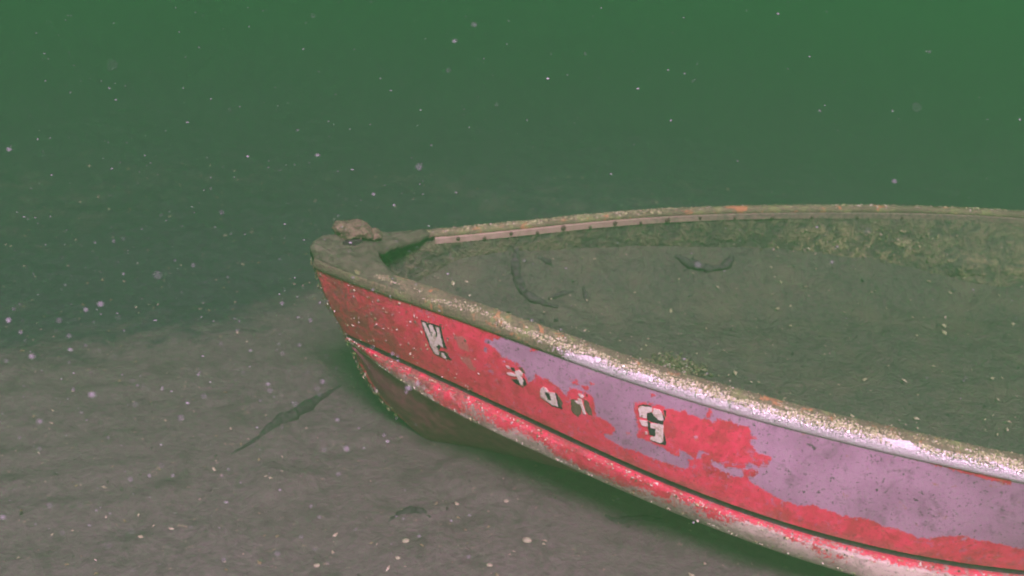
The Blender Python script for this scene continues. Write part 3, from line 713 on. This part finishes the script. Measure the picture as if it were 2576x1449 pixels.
# ------------------------------------------------------------------ waterlogged twigs and small things
def tube(name, pts, radii, mat, label, cat, group=None, seg=9, sub=14, rough=.45):
    pts = np.asarray(pts, float); n = len(pts); tk = np.arange(n, dtype=float); tt = np.linspace(0, n - 1, (n - 1) * sub + 1)
    P = np.stack([spl(tk, pts[:, k], tt) for k in range(3)], -1); r = np.interp(tt, tk, radii) * 1.4
    T = np.gradient(P, axis=0); T /= np.linalg.norm(T, axis=1, keepdims=True)
    up = np.array([0, 0, 1.0]); A = np.cross(T, up); A /= np.linalg.norm(A, axis=1, keepdims=True); Bv = np.cross(A, T)
    an = np.linspace(0, 2 * math.pi, seg + 1)[:-1]
    V = P[:, None] + (A[:, None] * np.cos(an)[None, :, None] + Bv[:, None] * np.sin(an)[None, :, None]) * (r[:, None] * (1 + rough * vnoise(np.stack(np.meshgrid(tt * 4.1, an * 2, indexing='ij'), -1), 3)))[..., None]
    F = [tuple(f) for f in grid_faces(len(P), seg, wrap_v=True)] + [tuple(range(seg)), tuple((len(P) - 1) * seg + q for q in range(seg))[::-1]]
    o = mesh_obj(name, V.reshape(-1, 3), F, mat)
    return tag(o, label, cat, group)
def in_boat(sy, lift=-.001):
    sy = np.array(sy, float); return world_of(np.stack([sy[:, 0], sy[:, 1], silt_z(sy[:, 0], sy[:, 1]) + lift], -1))
tube('twig', in_boat([(.559, .300), (.556, .264), (.566, .224), (.592, .192), (.634, .183), (.70, .188)]), [.004, .010, .011, .010, .008, .003], MAT['twig'],
     'long dark curved twig on silt inside the bow', 'twig')
tube('twig', in_boat([(.67, .205), (.70, .232), (.745, .262)]), [.003, .006, .002], MAT['twig'], 'short dark twig beside the long curved twig', 'twig')
tube('twig', in_boat([(1.075, .497), (1.125, .495), (1.173, .499), (1.221, .513), (1.26, .54), (1.27, .566)]), [.004, .012, .009, .007, .010, .003], MAT['twig'],
     'dark crooked branch on silt near the far wall', 'branch')
tube('twig', in_boat([(.625, .300), (.655, .305), (.67, .300)]), [.003, .007, .002], MAT['twig'], 'tiny dark chip on silt above the long twig', 'twig')
tube('twig', in_boat([(.775, .29), (.785, .262), (.79, .24)]), [.003, .006, .002], MAT['twig'], 'tiny dark chip right of the curved twig', 'twig')
def on_bed(xy, lift=-.003):
    xy = np.array(xy, float); return np.stack([xy[:, 0], xy[:, 1], bed_height(xy[:, 0], xy[:, 1]) + lift], -1)
tube('branch', on_bed([(-.80, 2.76), (-.74, 2.86), (-.70, 2.95), (-.665, 3.0), (-.61, 3.10), (-.545, 3.20)]), [.003, .006, .013, .017, .011, .003], MAT['twig'],
     'dark sunken stick on the bed left of the bow', 'stick')
tube('branch', on_bed([(-.30, 2.50), (-.265, 2.545), (-.22, 2.55), (-.185, 2.525)]), [.003, .008, .009, .003], MAT['twig'], 'small dark curved twig on brown bed below the bow', 'twig')
tube('branch', on_bed([(.30, 2.60), (.34, 2.585), (.40, 2.60), (.46, 2.585)]), [.003, .010, .008, .003], MAT['twig'], 'small dark twig in the shade under the hull', 'twig')
def pebble(x, y, r, seed, label, mat='stone'):
    bm = bmesh.new(); bmesh.ops.create_icosphere(bm, subdivisions=2, radius=1.0)
    P = np.array([q.co[:] for q in bm.verts]); Fp = [[q.index for q in f.verts] for f in bm.faces]; bm.free()
    P = P * (1 + .35 * fbm(P * 1.3 + seed, 2, seed))[:, None] * np.array([r, r * .8, r * .5])
    z = float(bed_height(np.array([x]), np.array([y]))[0])
    o = mesh_obj('pebble', P, Fp, MAT[mat]); o.location = (x, y, z + r * .2)
    tag(o, label, 'pebble', 'pale pebbles on the lake bed')
pebble(-.243, 2.414, .0105, 3, 'round pale pebble below the small curved twig')
pebble(.082, 2.446, .0125, 5, 'largest pale pebble on the bed right of centre')
pebble(-.015, 2.335, .009, 8, 'pale pebble at the bottom edge between two larger pebbles')
pebble(-.255, 2.335, .008, 12, 'small pale pebble at the bottom edge of the bed')
pebble(-.46, 2.30, .009, 15, 'pale pebble farthest left on the brown bed')
pebble(.02, 2.62, .008, 18, 'small pale pebble below the dark hull shadow')
n = 520; ss = rng.uniform(.3, 2.4, n); yy = rng.uniform(-.6, 1, n) * (fB(ss) - .06)
P = world_of(np.stack([ss, yy, silt_z(ss, yy) + .003], -1)); N = np.tile(np.array([[0, 0, 1.0]]), (n, 1)); pick = rng.uniform(size=n)
cols = np.where((pick < .45)[:, None], np.array([[.34, .36, .20]]), np.array([[.03, .028, .028]]))
o = flakes('silt_litter', P, N, .0042 * rng.lognormal(0, .5, n), cols, MAT['flakes'], None, .4, np.zeros(3))
tag(o, 'specks of plant and shell on the silt inside', 'litter', kind='stuff')
# green algae tuft behind the near gunwale
n = 260; c0 = np.array([1.06, -.02]); d_ = rng.normal(0, 1, (n, 2)) * np.array([.045, .03]); sy = c0 + d_
P = world_of(np.stack([sy[:, 0], sy[:, 1], silt_z(sy[:, 0], sy[:, 1]) + rng.uniform(.0, .022, n) * np.exp(-(d_[:, 0] / .05) ** 2)], -1))
N = np.stack([rng.normal(0, .4, n), rng.normal(0, .4, n), np.ones(n)], -1); N /= np.linalg.norm(N, axis=1, keepdims=True)
o = flakes('algae_tuft', P, N, .008 * rng.lognormal(0, .3, n), np.array([(.135, .15, .07)]) * rng.uniform(.6, 1.2, (n, 1)), MAT['flakes'], None, .6, np.zeros(3))
tag(o, 'soft green algae tuft behind the near gunwale', 'algae', kind='stuff')
# litter on the bed: chips of shell and plant
n = 2200; xy = np.stack([rng.uniform(-2.2, 1.6, n), 1.9 + 3.4 * rng.uniform(0, 1, n) ** 1.3], -1)
P = np.concatenate([xy, bed_height(xy[:, 0], xy[:, 1])[:, None]], 1); N = np.tile(np.array([[0, 0, 1.0]]), (n, 1))
pick = rng.uniform(size=n); cols = np.where((pick < .35)[:, None], np.array([[.42, .36, .26]]), np.where((pick < .7)[:, None], np.array([[.06, .05, .045]]), np.array([[.22, .17, .10]])))
o = flakes('bed_litter', P, N, .0042 * rng.lognormal(0, .5, n), cols, MAT['flakes'], None, .4, np.zeros(3))
tag(o, 'scattered shell chips and plant bits on the bed', 'litter', kind='stuff')

# ------------------------------------------------------------------ flocs drifting in the water
bm = bmesh.new(); bmesh.ops.create_icosphere(bm, subdivisions=1, radius=1.0)
ICO = np.array([q.co[:] for q in bm.verts]); ICF = np.array([[q.index for q in f.verts] for f in bm.faces]); bm.free()
n1, n2, n3 = 2800, 700, 200
C = np.concatenate([np.stack([rng.uniform(-2.6, 2.8, n1), rng.uniform(.9, 6.0, n1), rng.uniform(.05, 1.75, n1)], -1),
                    np.stack([rng.uniform(-1.6, -.1, n2), rng.uniform(1.2, 3.6, n2), rng.uniform(.1, 1.3, n2)], -1),
                    np.stack([rng.uniform(-.85, -.15, n3), rng.uniform(1.0, 1.9, n3), rng.uniform(.75, 1.25, n3)], -1)])
n = len(C); bl = (C - ORIGIN) @ AX
ok = ~((bl[:, 0] > -.05) & (np.abs(bl[:, 1]) < .85) & (bl[:, 2] < .09)); C = C[ok]; n = len(C)
sz = np.minimum(.00085 * rng.lognormal(0, .6, n), .0021)
V = ICO[None] * (1 + .35 * rng.uniform(-1, 1, (n, len(ICO), 1))) * sz[:, None, None] * np.stack([rng.uniform(.9, 2.2, n), rng.uniform(.6, 1.2, n), rng.uniform(.5, 1.0, n)], -1)[:, None, :] + C[:, None, :]
F = (ICF[None] + np.arange(n)[:, None, None] * len(ICO)).reshape(-1, 3)
o = mesh_obj('suspended_flocs', V.reshape(-1, 3), F, MAT['dust'])
tag(o, 'tiny white flocs drifting in the green water', 'particles', kind='stuff')

# ------------------------------------------------------------------ the murky water itself
bm = bmesh.new(); bmesh.ops.create_cube(bm, size=1.0)
me = bpy.data.meshes.new('haze'); bm.to_mesh(me); bm.free()
haze = bpy.data.objects.new('haze', me); COL.objects.link(haze)
HZ0, HZ1 = -1.2, BED + .3
haze.scale = (96, 72, HZ1 - HZ0); haze.location = (0, 25, (HZ0 + HZ1) / 2)
hm = bpy.data.materials.new('murky_water'); hm.use_nodes = True; ht = hm.node_tree
ht.nodes.remove(ht.nodes['Principled BSDF'])
pv = ht.nodes.new('ShaderNodeVolumePrincipled')
pv.inputs['Color'].default_value = (.165, .53, .19, 1)
pv.inputs['Absorption Color'].default_value = (.0, .02, .0, 1)
pv.inputs['Density'].default_value = .28
pv.inputs['Anisotropy'].default_value = .75
ht.links.new(pv.outputs[0], ht.nodes['Material Output'].inputs['Volume'])
me.materials.append(hm)
tag(haze, 'murky green lake water surrounding the boat', 'water', kind='stuff')
